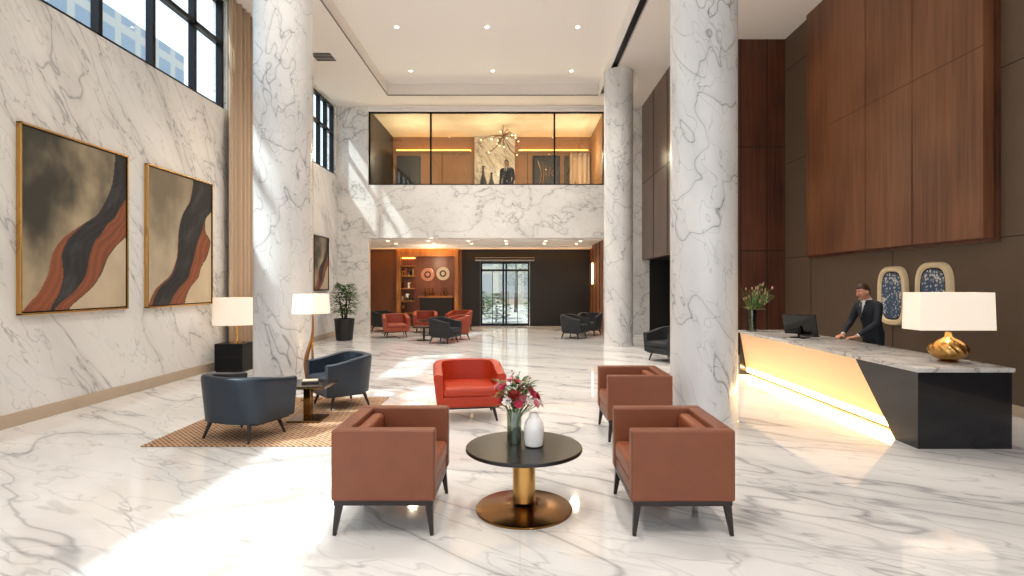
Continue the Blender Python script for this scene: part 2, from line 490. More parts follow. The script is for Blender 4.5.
for (x, y) in spots:
    b.lathe([(.04, 7.93), (.04, 7.951)], M_spot, 16, T(x, y, 0))
    b.lathe([(.045, 7.945), (.06, 7.935), (.065, 7.951)], M_ceil, 16, T(x, y, 0))
b.obj('ceiling_downlights', wn=False)

b = MB()
b.box(XL-.3, 6.7, YB-.3, YB, 0, .4, M_wall); b.box(XL-.3, 6.7, YB-.3, YB, 7.3, 8.2, M_wall)
b.box(XL-.3, XL, YB-.3, YB, .4, 7.3, M_wall); b.box(XR, 6.7, YB-.3, YB, .4, 7.3, M_wall)
b.obj('wall_back', wn=False)
b = MB()
for i in range(7):
    x = XL+.04+i*(XR-XL-.08)/6; b.box(x-.04, x+.04, YB-.2, YB-.1, .4, 7.3, M_black)
for z in (.44, 2.8, 5.0, 7.26): b.box(XL, XR, YB-.2, YB-.1, z-.04, z+.04, M_black)
b.obj('unseen_fill_facade', wn=False)  # unseen glassless facade, added behind the camera to let sky fill in

def wall_window(name, y0, y1, z0, z1, ys, zs):
    b = MB(); x0, x1 = XL-.2, XL-.08
    b.box(XL-.15, XL-.14, y0, y1, z0, z1, M_glass)
    for y in [y0+.04, y1-.04]+ys: b.box(x0, x1, y-.04, y+.04, z0, z1, M_black)
    for z in [z0+.04, z1-.04]+zs: b.box(x0, x1, y0, y1, z-.04, z+.04, M_black)
    b.obj(name, wn=False)
wall_window('window_1', YB, 11.6, 5.28, 7.55, [-3.8+1.2*i for i in range(13)], [6.66])
wall_window('window_2', 16.0, 18.45, 5.28, 7.55, [16.6, 17.2, 17.8], [6.66])

def column(x, y, r):
    b = MB(); b.lathe([(r, 0), (r, CZ+.0)], M_col, 96)
    b.lathe([(r+.01, 0), (r+.01, .04), (r+.003, .045), (r, .05)], M_col, 96)
    return b.obj('marble_column', (x, y, 0))
column(2.26, 6.9, .397); column(-3.74, 8.85, .437); column(2.74, 15.6, .4)

def curtain(x0, y0, y1, z0, z1, axis='y'):
    n = 160; vs = []; fs = []
    for i in range(n+1):
        t = i/n; y = y0+(y1-y0)*t
        w = .13+.05*math.sin(t*(y1-y0)*2*math.pi/.19)+.015*math.sin(t*31)
        for k in range(4):
            z = z0+(z1-z0)*k/3
            vs.append((x0+w, y, z) if axis == 'y' else (y, x0-w, z))
    for i in range(n):
        for j in range(3):
            a = i*4+j; fs.append((a, a+4, a+5, a+1))
    b = MB(); b.add(vs, fs, M_curtain)
    o = b.obj('curtain', wn=False)
    s = o.modifiers.new('s', 'SOLIDIFY'); s.thickness = .012
curtain(XL, 11.4, 12.95, .01, CZ-.01); curtain(XL, 15.3, 16.0, .01, CZ-.01)
curtain(22.28, 1.98, 2.75, 4.31, 6.88, 'x')

# ------------------------------------------------------------------ wall art
def lerp(a, b_, t):
    t = max(0, min(1, t)); return tuple(a[i]+(b_[i]-a[i])*t for i in range(3))
def sstep(a, b_, x):
    t = max(0, min(1, (x-a)/(b_-a))); return t*t*(3-2*t)
def spline(tab, v):
    n = len(tab)
    for i in range(n-1):
        if v <= tab[i+1][0] or i == n-2:
            p0 = tab[max(0, i-1)][1]; p1 = tab[i][1]; p2 = tab[i+1][1]; p3 = tab[min(n-1, i+2)][1]
            t = (v-tab[i][0])/(tab[i+1][0]-tab[i][0])
            return .5*((2*p1)+(-p0+p2)*t+(2*p0-5*p1+4*p2-p3)*t*t+(-p0+3*p1-3*p2+p3)*t**3)
from mathutils import noise as mn
def paint(u, v, kind):
    nz = mn.fractal(Vector((u*2.5, v*2.5, kind*7)), 1, 2, 5)
    nz2 = mn.fractal(Vector((u*7-v*9, (u+v)*3, kind)), 1, 2, 4)
    olive, beige, blk, rust, cream = c('#35332b')[:3], c('#b8a688')[:3], c('#1b1c20')[:3], c('#94502f')[:3], c('#cdbb9f')[:3]
    if kind == 1:
        L1 = [(0, .0), (.1, .12), (.2, .2), (.32, .24), (.42, .34), (.5, .5), (.58, .66), (.68, .76), (.8, .84), (1, .88)]
        wr = [(0, .22), (.15, .16), (.3, .10), (.45, .04), (.55, .0), (1, .0)]
        wb = [(0, .04), (.15, .18), (.3, .26), (.45, .26), (.55, .2), (.7, .2), (1, .3)]
        wr2 = [(0, .12), (.2, .14), (.35, .2), (.5, .28), (.62, .22), (.72, .06), (.8, .0), (1, 0)]
    else:
        L1 = [(0, .0), (.12, .1), (.22, .3), (.34, .4), (.46, .42), (.58, .44), (.7, .5), (.82, .62), (1, .68)]
        wr = [(0, .05), (.15, .04), (.3, .01), (1, .0)]
        wb = [(0, .25), (.15, .3), (.3, .26), (.45, .3), (.6, .38), (.75, .4), (1, .6)]
        wr2 = [(0, .22), (.15, .16), (.3, .16), (.42, .22), (.52, .2), (.6, .05), (.7, 0), (1, 0)]
    s = u-spline(L1, v)+nz*.012
    a = max(0, spline(wr, v)); bb = max(0, spline(wb, v)); d = max(0, spline(wr2, v))
    if s < 0:
        if kind == 1:
            t = sstep(.25, .8, .78-v*.6+nz*.28+u*.22)
            return lerp(olive, beige, t)
        t = sstep(.3, .9, .9-v*.5+nz*.3)
        return lerp(c('#7d6f5c')[:3], c('#c2b298')[:3], t)
    def grain(s_): return .5+.5*math.sin((s_+nz*.06)*80)
    if s < a: return lerp(rust, (.1, .035, .018), .4*grain(s))
    s -= a
    if s < bb: return lerp(blk, (.05, .05, .055), max(0, nz2)+.2*grain(s))
    s -= bb
    if s < d: return lerp(rust, (.09, .035, .02), .45*grain(s)+.2*max(0, nz2))
    s -= d
    if s < .014: return (.05, .03, .02)
    if kind == 1 and v > .72: return lerp(c('#3a3128')[:3], rust, max(0, nz))
    return lerp(cream, beige, .3+nz)
def paintmat():
    m, nt, b = newmat('canvas_paint'); a = nt.nodes.new('ShaderNodeVertexColor'); a.layer_name = 'Col'
    nt.links.new(a.outputs['Color'], b.inputs['Base Color']); b.inputs['Roughness'].default_value = .6; return m
M_paint = paintmat()
def painting(y0, y1, z0, z1, kind, frame=M_gold, n=130):
    e = bpy.data.objects.new('framed_painting', None); scene.collection.objects.link(e)
    e.location = (XL, (y0+y1)/2, (z0+z1)/2); W = (y1-y0)/2; H = (z1-z0)/2
    b = MB(); t = .024
    b.box(0, .06, -W, -W+t, -H, H, frame, .004); b.box(0, .06, W-t, W, -H, H, frame, .004)
    b.box(0, .06, -W, W, -H, -H+t, frame, .004); b.box(0, .06, -W, W, H-t, H, frame, .004)
    b.box(.002, .035, -W+t, W-t, -H+t, H-t, M_black)
    b.obj('frame', parent=e)
    vs = []; fs = []; cols = []; q = t+.018; ny = n; nz_ = int(n*1.25)
    for j in range(nz_+1):
        for i in range(ny+1):
            u = i/ny; v = j/nz_
            vs.append((.042, -W+q+u*2*(W-q), -H+q+v*2*(H-q))); cols.append(paint(u, v, kind))
    for j in range(nz_):
        for i in range(ny):
            a = j*(ny+1)+i; fs.append((a, a+1, a+ny+2, a+ny+1))
    me = bpy.data.meshes.new('canvas'); me.from_pydata(vs, [], fs); me.materials.append(M_paint)
    at = me.color_attributes.new('Col', 'FLOAT_COLOR', 'POINT')
    for i, k in enumerate(cols): at.data[i].color = (*k, 1)
    o = bpy.data.objects.new('canvas', me); scene.collection.objects.link(o); o.parent = e
painting(6.73, 8.59, 1.32, 3.66, 1); painting(9.03, 10.95, 1.31, 3.65, 2)
painting(16.35, 17.6, 1.5, 3.15, 1, M_black, 50)

b = MB()
zt = CZ
b.box(XR-.19, XR, 7.5, 8.85, 2.32, zt, M_wood, .006); b.box(XR-.19, XR, 8.87, 10.05, 2.32, zt, M_wood, .006)
b.box(XR-.19, XR, 10.07, 11.27, 2.32, zt, M_wood, .006)
b.box(XR-.10, XR, 11.27, 12.3, 2.32, zt, M_wood, .006)
b.box(XR-.05, XR, 7.44, 12.36, 2.27, zt, M_wood2, .004)
b.box(XR-.192, XR-.18, 7.5, 11.27, 4.896, 4.904, M_seam)
b.obj('wood_wall_relief')

def pattern():
    m, nt, b = newmat('blue_agate'); v = nt.nodes.new('ShaderNodeTexVoronoi'); v.inputs['Scale'].default_value = 22
    tc = nt.nodes.new('ShaderNodeTexCoord'); nt.links.new(tc.outputs['Object'], v.inputs['Vector'])
    n = nt.nodes.new('ShaderNodeTexNoise'); n.inputs['Scale'].default_value = 5
    nt.links.new(tc.outputs['Object'], n.inputs['Vector'])
    ad = nt.nodes.new('ShaderNodeMath'); ad.operation = 'ADD'
    nt.links.new(v.outputs['Distance'], ad.inputs[0]); nt.links.new(n.outputs['Fac'], ad.inputs[1])
    r = nt.nodes.new('ShaderNodeValToRGB'); r.color_ramp.elements[0].color = c('#d5d3cc'); r.color_ramp.elements[0].position = .72
    r.color_ramp.elements[1].color = c('#34506e'); r.color_ramp.elements[1].position = .95
    nt.links.new(ad.outputs[0], r.inputs[0]); nt.links.new(r.outputs[0], b.inputs['Base Color'])
    b.inputs['Roughness'].default_value = .3; return m
M_agate = pattern(); M_bone = pm('gilt_frame', '#e0caa2', .4, noise=.15, nscale=10)
def plaque(y, z, w, h):
    b = MB(); seg = 72
    def ring(k, x, pw=.6):
        return [(x, k*w/2*math.copysign(abs(math.cos(a))**pw, math.cos(a)), (h/2-(1-k)*w/2)*math.copysign(abs(math.sin(a))**pw, math.sin(a))) for a in [2*math.pi*i/seg for i in range(seg)]]
    rs = [ring(1, 0), ring(1, -.05), ring(.95, -.08), ring(.8, -.08), ring(.74, -.05)]
    vs = sum(rs, []); fs = []
    for j in range(4):
        for i in range(seg):
            k = (i+1) % seg; fs.append((j*seg+i, j*seg+k, (j+1)*seg+k, (j+1)*seg+i))
    b.add(vs, fs, M_bone)
    vs = ring(.76, -.052); b.add(vs, [tuple(range(seg))], M_black, False)
    vs = ring(.68, -.056); b.add(vs, [tuple(range(seg))], M_agate, False)
    b.obj('framed_wall_plaque', (XR, y, z))
plaque(9.55, 1.5, .72, 1.0); plaque(8.6, 1.54, .74, 1.0)

# ------------------------------------------------------------------ reception desk
b = MB()
X0, X1, Y0, Y1 = 4.1, 5.07, 5.77, 10.6
b.box(X0-.02, X1+.02, Y0-.02, Y1, .79, .835, M_quartz, .006)
vs = [(X0, Y0, 0), (X0, 6.12, 0), (X0, 6.85, .79), (X0, Y0, .79), (X1, Y0, 0), (X1, 6.12, 0), (X1, 6.85, .79), (X1, Y0, .79)]
fs = [(3, 2, 1, 0), (4, 5, 6, 7), (0, 4, 7, 3), (1, 2, 6, 5), (0, 1, 5, 4), (3, 7, 6, 2)]
b.add(vs, fs, M_granite, False)
vs = [(X0+.05, 6.1, .79), (X0+.05, Y1-.02, .79), (X0+.16, Y1-.02, .15), (X0+.16, 6.1, .15)]
vs2 = [(x+.03, y, z) for x, y, z in vs]
b.add(vs+vs2, [(0, 1, 2, 3), (7, 6, 5, 4), (3, 2, 6, 7), (0, 4, 5, 1), (1, 5, 6, 2), (0, 3, 7, 4)], M_lit, False)
b.box(X0+.17, X0+.2, 6.12, Y1-.02, .05, .13, M_led)
b.box(X0+.24, X1, 6.2, Y1-.02, 0, .78, M_taupe)
b.box(X0+.05, X0+.25, Y1-.04, Y1, 0, .79, M_granite)
b.obj('reception_desk', wn=False)

b = MB()
def ribs(a, z): return 1+.05*math.sin(a*14+z*70)*math.sin(min(1, max(0, z/.27))*math.pi)
pr = [(.09, 0), (.1, .012)]+[(.06+.125*math.sin(math.pi*(i/14))**.7, .015+.25*i/14) for i in range(15)]+[(.04, .28), (.03, .33)]
b.lathe(pr, M_gold, 84, wob=ribs)
b.tube([(0, 0, .3), (0, 0, .62)], .01, M_gold)
def rect_shade(b, w, d, z0, z1, k, mt):
    vs = []
    for s, z in ((1, z0), (k, z1)):
        for (sx, sy) in ((-1, -1), (1, -1), (1, 1), (-1, 1)): vs.append((sx*w/2*s, sy*d/2*s, z))
    for s, z in ((1, z0), (k, z1)):
        for (sx, sy) in ((-1, -1), (1, -1), (1, 1), (-1, 1)): vs.append((sx*(w/2*s-.008), sy*(d/2*s-.008), z))
    fs = []
    for i in range(4):
        j = (i+1) % 4
        fs += [(i, j, j+4, i+4), (8+j, 8+i, 12+i, 12+j), (j, i, 8+i, 8+j), (4+i, 4+j, 12+j, 12+i)]
    b.add(vs, fs, mt, False)
rect_shade(b, .82, .3, .36, .77, .97, M_shade)
b.box(-.4, .4, -.006, .006, .6, .61, M_gold); b.ball((0, 0, .55), .045, M_spot)
b.obj('table_lamp', (4.74, 6.2, .837), wn=False)

b = MB()
Mx = T(0, 0, .21) @ RY(-.3)
b.box(-.015, .015, -.26, .26, -.16, .17, M_screen, .006, M=Mx)
b.box(.0155, .018, -.245, .245, -.145, .155, pm('display', '#1d2733', .15), M=Mx)
b.box(-.1, .1, -.12, .12, 0, .015, M_black, .004)
b.tube([(-.05, 0, .01), (-.04, 0, .16)], .02, M_black)
b.obj('computer_monitor', (4.5, 9.0, .836), R(40))
b = MB(); b.box(-.06, .06, -.17, .17, 0, .018, M_black, .004)
for i in range(4):
    for j in range(9): b.box(-.052+i*.026, -.03+i*.026, -.155+j*.0345, -.128+j*.0345, .018, .023, M_char)
b.obj('keyboard', (4.8, 9.3, .836), R(20))

# ------------------------------------------------------------------ chairs
def cube_chair(loc, rot):
    b = MB(); w, d, h = .8, .7, .715
    b.box(-w/2, -w/2+.1, -d/2, d/2, .235, h, M_leather, .016, 3)
    b.box(w/2-.1, w/2, -d/2, d/2, .235, h, M_leather, .016, 3)
    b.box(-w/2+.095, w/2-.095, d/2-.11, d/2, .235, h, M_leather, .016, 3)
    b.box(-w/2+.1, w/2-.1, -d/2+.015, d/2-.1, .235, .33, M_leather, .01)
    b.box(-w/2+.105, w/2-.105, -d/2+.005, d/2-.11, .33, .46, M_leather2, .035, 4)
    b.box(-w/2+.115, w/2-.115, d/2-.2, d/2-.1, .44, .68, M_leather2, .035, 4)
    b.box(-w/2+.015, w/2-.015, -d/2+.015, d/2-.015, .2, .236, M_legs, .004)
    for sx in (-1, 1):
        for sy in (-1, 1):
            b.tube([(sx*(w/2-.02), sy*(d/2-.02), 0), (sx*(w/2-.045), sy*(d/2-.045), .21)], [.016, .034], M_legs, 4)
    return b.obj('leather_armchair', loc, rot)
cube_chair((-.925, 4.17, 0), R(90)); cube_chair((1.1, 4.16, 0), R(-90))
cube_chair((1.29, 6.4, 0), R(-90))

def barrel_chair(name, loc, rot, mt, w=.8, d=.76, h=.7, ha=.6, legm=M_legs):
    b = MB(); th = .085; z0 = .2
    path = []; yb = d/2; ys = -d/2; ym = .02; n = 26
    for i in range(6): path.append((w/2, ys+(ym-ys)*i/6))
    for i in range(n+1):
        a = math.pi*i/n; ca, sa = math.cos(a), math.sin(a)
        path.append((w/2*math.copysign(abs(ca)**.72, ca), ym+(yb-ym)*abs(sa)**.72))
    for i in range(1, 7): path.append((-w/2, ym+(ys-ym)*i/6))
    N_ = len(path); vs = []
    for i, p in enumerate(path):
        q0 = Vector(path[max(0, i-1)]); q1 = Vector(path[min(N_-1, i+1)]); t = (q1-q0).normalized()
        nrm = Vector((t.y, -t.x))
        s = sstep(ys, yb*.8, p[1]); zt_ = ha+(h-ha)*s
        fl = .03
        prof = [(-.02, z0), (fl*.8, zt_-.05), (fl*.7, zt_-.02), (fl*.2, zt_-.004), (-.03, zt_), (-th, zt_-.012), (-th, zt_-.05), (-th-.01, z0)]
        for (o, z) in prof: vs.append((p[0]+nrm.x*o, p[1]+nrm.y*o, z))
    K = 8; fs = []
    for i in range(N_-1):
        for k in range(K):
            l = (k+1) % K; fs.append((i*K+k, (i+1)*K+k, (i+1)*K+l, i*K+l))
    fs.append(tuple(range(K))); fs.append(tuple(reversed(range((N_-1)*K, N_*K))))
    b.add(vs, fs, mt)
    b.box(-w/2+.07, w/2-.07, -d/2+.0, d/2-.14, .19, .33, mt, .03, 3)
    b.box(-w/2+.085, w/2-.085, -d/2-.02, d/2-.1, .32, .44, mt, .05, 4)
    b.box(-w/2+.06, w/2-.06, -d/2+.03, d/2-.16, .17, .2, legm, .006)
    for sx in (-1, 1):
        for sy in (-1, 1):
            b.tube([(sx*(w/2-.08), sy*(d/2-.08), 0), (sx*(w/2-.13), sy*(d/2-.14), .2)], [.013, .026], legm, 10)
    return b.obj(name, loc, rot)
barrel_chair('lounge_chair', (-3.07, 6.25, .0125), R(160), M_slate, w=.8, d=.68, h=.7, ha=.64)
barrel_chair('lounge_chair', (-2.5, 7.85, .0125), R(-50), M_slate, w=.76, d=.7, h=.71, ha=.62)
barrel_chair('lounge_chair', (-.67, 7.2, 0), R(10), M_red, w=.84, d=.76, h=.7, ha=.6)
for (x, y, r, mt) in ((-4.0, 18.0, 20, M_rust), (-3.35, 19.8, 10, M_rust), (-1.95, 17.2, -60, M_rust), (-2.2, 16.2, 70, M_char),
                      (1.7, 17.6, 60, M_char), (2.3, 18.7, -30, M_char), (3.3, 12.4, -60, M_char), (-4.9, 20.2, 60, M_char), (-2.2, 20.6, -20, M_rust)):
    barrel_chair('lounge_chair', (x, y, 0), R(r), mt, w=.8, d=.74, h=.74, ha=.62)
def small_table(name, x, y, h, r, mt):
    b = MB(); b.lathe([(r, h-.03), (r, h)], mt, 32); b.tube([(0, 0, .02), (0, 0, h-.02)], .03, M_black); b.lathe([(r*.6, 0), (r*.6, .015), (.04, .03)], M_black, 32)
    b.obj(name, (x, y, 0))
small_table('side_table', -3.0, 18.6, .5, .38, M_blackwood); small_table('side_table', -2.9, 16.9, .42, .35, M_blackwood)

b = MB()
b.lathe([(.425, .448), (.438, .455), (.438, .474), (.432, .48)], M_blackwood, 96)
b.lathe([(.3, .43), (.3, .449)], M_black, 64)
b.lathe([(.09, .03), (.085, .05), (.085, .43), (.1, .44)], M_gold, 48)
b.lathe([(.362, 0), (.365, .012), (.355, .022), (.2, .034), (.11, .045), (.088, .07)], M_bronze, 96)
b.obj('coffee_table', (.03, 4.23, 0))
b = MB()
b.lathe([(.05, 0), (.066, .01), (.074, .06), (.076, .13), (.068, .18), (.05, .205), (.036, .22), (.034, .25), (.028, .25), (.028, .2)], M_white, 40)
b.obj('ceramic_vase', (.105, 4.22, .48))
cols = {'red': '#b3202c', 'pink': '#e08a94', 'white': '#f3e9e2', 'mag': '#c43a5a', 'or': '#e07a50'}
MF = {k: pm('petal_'+k, v, .6) for k, v in cols.items()}
def flower(b, p, r, mt, d):
    d = Vector(d).normalized(); q = d.to_track_quat('Z', 'Y').to_matrix().to_4x4(); Mx = Matrix.Translation(p) @ q
    b.ball((0, 0, .1*r), .28*r, MF['or'] if mt is MF['white'] else mt, 8, Mx)
    for layer, (n, tilt, k) in enumerate(((7, .35, 1), (6, .75, .8), (5, 1.1, .6))):
        for i in range(n):
            a = 2*math.pi*i/n+layer*.5
            ML = Mx @ RZ(a) @ RY(-tilt)
            b.ball((r*.5*k, 0, 0), (r*.5*k, r*.34*k, r*.08), mt, 8, ML)
def leaf(b, p, d, L_, w, mt, droop=.3):
    d = Vector(d).normalized(); s = d.cross(Vector((0, 0, 1)))
    if s.length < .01: s = Vector((1, 0, 0))
    s.normalize(); vs = []; fs = []; n = 5
    for i in range(n+1):
        t = i/n; c0 = Vector(p)+d*L_*t+Vector((0, 0, -droop*L_*t*t)); ww = w*math.sin(math.pi*min(.98, t*.9+.08))
        up = s.cross(d)*(-ww*.25)
        vs += [c0-s*ww-up, c0+up*0, c0+s*ww-up]
    for i in range(n):
        a = i*3; fs += [(a, a+1, a+4, a+3), (a+1, a+2, a+5, a+4)]
    b.add(vs, fs, mt)
b = MB()
b.lathe([(.05, 0), (.056, .005), (.058, .2), (.06, .25), (.056, .25), (.054, .2), (.052, .015), (.0, .012)], M_pane, 40)
b.lathe([(.0, .012), (.05, .014), (.052, .12), (.0, .121)], glassmat('water', '#cfdccb', .1), 32)
heads = [(-.08, .0, .42, 'mag', .05), (.0, -.05, .37, 'red', .058), (.07, -.03, .34, 'pink', .06), (.13, -.02, .38, 'mag', .055), (.08, .03, .44, 'white', .045), (-.03, .03, .47, 'pink', .048),
         (-.11, .03, .37, 'or', .045), (.02, .0, .46, 'red', .04), (.17, .02, .35, 'red', .05), (-.05, -.07, .33, 'white', .045), (.05, .07, .4, 'red', .045), (.16, -.05, .31, 'pink', .045), (-.1, -.03, .33, 'red', .04),
         (.11, -.07, .33, 'white', .04), (.03, -.08, .31, 'mag', .045), (.2, .0, .3, 'white', .04), (-.13, .0, .43, 'pink', .035), (.12, .04, .41, 'or', .04)]
for (x, y, z, k, r) in heads:
    b.tube([(x*.1, y*.1, .02), (x*.25, y*.3, .2), (x*.9, y*.9, z-.01)], .0028, M_stem, 6, sm=3)
    flower(b, (x, y, z), r, MF[k], (x*3, y*3-.1, .3))
for i in range(120):
    a = random.random()*6.28; z = .24+random.random()*.24; r = .02+random.random()*.09
    leaf(b, (r*math.cos(a)+.02, r*math.sin(a), z), (math.cos(a), math.sin(a), .7), .06+random.random()*.09, .016, random.choice((M_leaf, M_leaf2)))
for i in range(9):
    a = random.random()*6.28; x, y = .12*math.cos(a), .1*math.sin(a); z = .46+random.random()*.09
    b.tube([(x*.3, y*.3, .2), (x*.8, y*.8, .38), (x, y, z)], .002, M_stem, 5, sm=2)
    for k in range(4): b.ball((x+random.uniform(-.012, .012), y, z-.02*k), .008, random.choice((MF['white'], MF['pink'])), 6)
b.obj('flower_vase', (-.045, 4.3, .48))

b = MB()
b.box(-.29, .29, -.27, .27, .438, .455, pm('smoked_glass', '#2b2522', .06), .004)
b.box(-.29, .29, -.27, -.255, .42, .438, M_bronze, .003); b.box(-.29, .29, .255, .27, .42, .438, M_bronze, .003)
b.box(-.29, -.275, -.27, .27, .42, .438, M_bronze, .003); b.box(.275, .29, -.27, .27, .42, .438, M_bronze, .003)
b.box(-.28, .28, -.03, .03, .41, .438, M_bronze, .003)
b.box(-.045, .045, -.045, .045, .02, .412, M_bronze, .006); b.box(-.2, .2, -.19, .19, 0, .025, M_bronze, .005)
b.obj('side_table', (-2.64, 6.98, .0125))
b = MB(); b.box(-.1, .1, -.07, .07, 0, .02, M_char, .003); b.box(-.09, .09, -.065, .065, .02, .036, M_base, .003)
b.obj('book_stack', (-2.62, 7.0, .468), .3)
b = MB(); b.box(-3.96, -1.95, 5.84, 8.36, 0, .012, M_rug, .004); b.obj('area_rug')

b = MB()
b.box(-.27, .27, -.25, .25, .03, .55, M_black, .008); b.box(-.25, .25, -.23, .23, 0, .03, M_dark)
b.box(-.255, .255, -.256, -.25, .29, .295, M_seam)
b.obj('side_cabinet', (-5.6, 11.0, 0))
b = MB()
b.lathe([(.14, 0), (.14, .02), (.03, .03)], M_gold, 32); b.tube([(0, 0, .02), (0, 0, .6)], .018, M_gold)
b.shell([(.43, .36), (.415, .88), (.41, .88), (.425, .36)], M_shade, 64)
b.box(-.41, .41, -.005, .005, .6, .61, M_gold); b.ball((0, 0, .62), .05, M_spot)
b.obj('table_lamp', (-5.56, 11.0, .55), wn=False)
b = MB()
b.lathe([(.15, 0), (.15, .02), (.03, .03)], M_gold, 40)
b.tube([(.0, 0, .02), (-.06, 0, .35), (-.07, 0, .6), (.02, 0, .95), (.02, 0, 1.3)], [.022, .03, .032, .02, .012], M_lwood, 12, sm=5)
b.tube([(.0, 0, .02), (.05, 0, .35), (.02, 0, .6), (.02, 0, .95)], [.015, .02, .02, .012], M_gold, 12, sm=5)
b.shell([(.265, 1.26), (.245, 1.54), (.24, 1.54), (.26, 1.26)], M_shade, 64)
b.box(-.25, .25, -.004, .004, 1.4, 1.408, M_gold); b.ball((0.02, 0, 1.38), .04, M_spot)
b.obj('floor_lamp', (-3.05, 8.18, .0125), wn=False)

b = MB()
b.lathe([(.2, 0), (.24, .02), (.3, .64), (.31, .66), (.28, .66), (.27, .6), (.0, .6)], M_pot, 40)
for k in range(5):
    a = k*1.3; b.tube([(.05*math.cos(a), .05*math.sin(a), .58), (.12*math.cos(a), .12*math.sin(a), 1.0), (.22*math.cos(a+.3), .22*math.sin(a+.3), 1.45)], [.02, .014, .008], M_legs, 8, sm=4)
for i in range(520):
    a = random.random()*6.28; z = .75+random.random()**.8*.95; r = (.12+random.random()*.3)*(1-.5*abs(z-1.15)/.6)
    leaf(b, (r*math.cos(a), r*math.sin(a), z), (math.cos(a), math.sin(a), random.uniform(-.2, .9)), .12+random.random()*.1, .03, random.choice((M_leaf, M_leaf2, M_leaf)))
b.obj('potted_plant', (-5.3, 16.9, 0))

b = MB()
b.lathe([(.07, 0), (.085, .01), (.08, .2), (.09, .4), (.085, .4), (.075, .2), (.0, .03)], glassmat('green_glass', '#7fa05a', .15), 32)
M_grass = pm('dried_grass', '#a39a6a', .8)
for i in range(90):
    a = random.random()*6.28; l = .3+random.random()*.32; sp = random.random()*.9
    d = Vector((math.cos(a)*sp+.35, math.sin(a)*sp, 1)).normalized()
    p1 = Vector((0, 0, .05)); p2 = Vector((0, 0, .36))+Vector((d.x*.05, d.y*.05, 0)); p3 = Vector((0, 0, .3))+d*l
    b.tube([p1, p2, p3], [.004, .004, .003], M_stem, 5)
    if i % 2: b.ball(p3, (.01, .01, .025), random.choice((M_grass, M_grass, MF['pink'])), 6)
    leaf(b, p2, (d.x*2, d.y*2, .8), .24, .011, random.choice((M_leaf2, M_grass, M_leaf)))
b.obj('flower_arrangement', (4.26, 10.3, .835))

b = MB(); b.box(2.74, 2.82, 21.3, 21.45, 1.7, 2.5, M_wd, .01); b.box(2.78, 2.82, 21.25, 21.5, 1.6, 2.6, M_gold, .005); b.obj('wall_sconce')
b = MB()
b.tube([(0, 0, 0), (0, 0, -.5)], .014, M_bronze)
for i in range(18):
    a = i*2.4; r = .35+.5*random.random(); z = -.25-.75*random.random()
    b.tube([(0, 0, -.4), (r*.5*math.cos(a), r*.5*math.sin(a), z+.15), (r*math.cos(a), r*math.sin(a), z)], .016, M_bronze, 6, sm=3)
    b.ball((r*math.cos(a), r*math.sin(a), z), .022, M_wd, 8)
b.obj('chandelier', (-.62, 20.6, 7.55), wn=False)
b = MB(); b.box(-.55, .55, 0, .04, -.7, .7, M_black, .005); b.box(-.47, .47, -.006, 0, -.62, .62, M_char)
for k in range(5): b.tube([(-.3+k*.15, -.01, -.5+.1*k), (-.2+k*.1, -.01, 0), (-.35+k*.17, -.01, .5-.08*k)], .012, M_gold, 6, sm=4)
b.obj('framed_artwork', (1.05, 22.24, 6.1))
b = MB(); b.box(-.9, .9, -.25, .25, .68, .74, M_blackwood, .008)
for sx in (-.8, .8): b.box(sx-.04, sx+.04, -.2, .2, 0, .68, M_blackwood)
b.obj('console_table', (-1.15, 20.6, 4.3))
for (dx, h) in ((-.45, 1.0), (-.15, .75)):
    b = MB(); b.lathe([(.08, 0), (.12, .15*h), (.13, .4*h), (.05, .7*h), (.035, .9*h), (.06, h)], M_pot, 28); b.obj('black_vase', (-.9+dx, 20.6, 5.04))

# ------------------------------------------------------------------ entrance doors + outside
b = MB()
for x in (-1.57, -.68, -.56, .35): b.box(x-.035, x+.035, 22.75, 22.85, 0, 2.58, M_black)
for x in (-1.12, -.1): b.box(x-.012, x+.012, 22.77, 22.83, 0, 2.3, M_black)
b.box(-1.6, .38, 22.75, 22.85, 2.22, 2.3, M_black); b.box(-1.6, .38, 22.75, 22.85, 2.52, 2.6, M_black)
b.box(-1.6, .38, 22.77, 22.83, 0, .1, M_black); b.box(-1.58, .36, 22.79, 22.8, .1, 2.55, M_glass)
for x in (-.76, -.48): b.tube([(x, 22.72, .9), (x, 22.72, 1.4)], .015, M_gold)
b.obj('door_1', wn=False)
b = MB(); b.box(-1.8, .58, 22.45, 22.69, 2.62, 2.68, pm('canopy_metal', '#8c857c', .35, .7), .006); b.box(-1.8, .58, 22.45, 22.69, 2.74, 2.77, M_tg, .004)
b.box(-1.75, .53, 22.6, 22.69, 2.6, 2.8, M_black)
b.obj('door_canopy')
M_pave = pm('pavement', '#a39d92', .8, noise=.1)
b = MB(); b.box(-80, 80, -80, 120, -.5, -.22, M_pave); b.obj('outside_ground', wn=False)
M_bark = pm('bark', '#4a3b2e', .9)
for (x, y, hh) in ((-3.4, 30, 4), (-1.2, 28, .6), (.9, 29, .7), (2.6, 33, 4), (-.3, 38, 4.5), (-2.4, 36, .8)):
    b = MB()
    for i in range(700 if hh > 1 else 300):
        a = random.random()*6.28; q = random.random(); z = (hh*.35+hh*.8*q) if hh > 1 else q*1.3-.1; r = (1.3 if hh > 1 else .7)*math.sqrt(random.random())*math.sin(math.pi*min(.97, q*.8+.2))
        leaf(b, (r*math.cos(a), r*math.sin(a), z), (math.cos(a), math.sin(a), .5), .25, .08, random.choice((M_leaf, M_leaf2)))
    b.tube([(0, 0, -.22), (.05, 0, hh*.5), (0, 0, hh*.9)], [.12 if hh > 1 else .04, .07, .02], M_bark)
    b.obj('garden_tree' if hh > 1 else 'garden_shrub', (x, y, 0), wn=False)
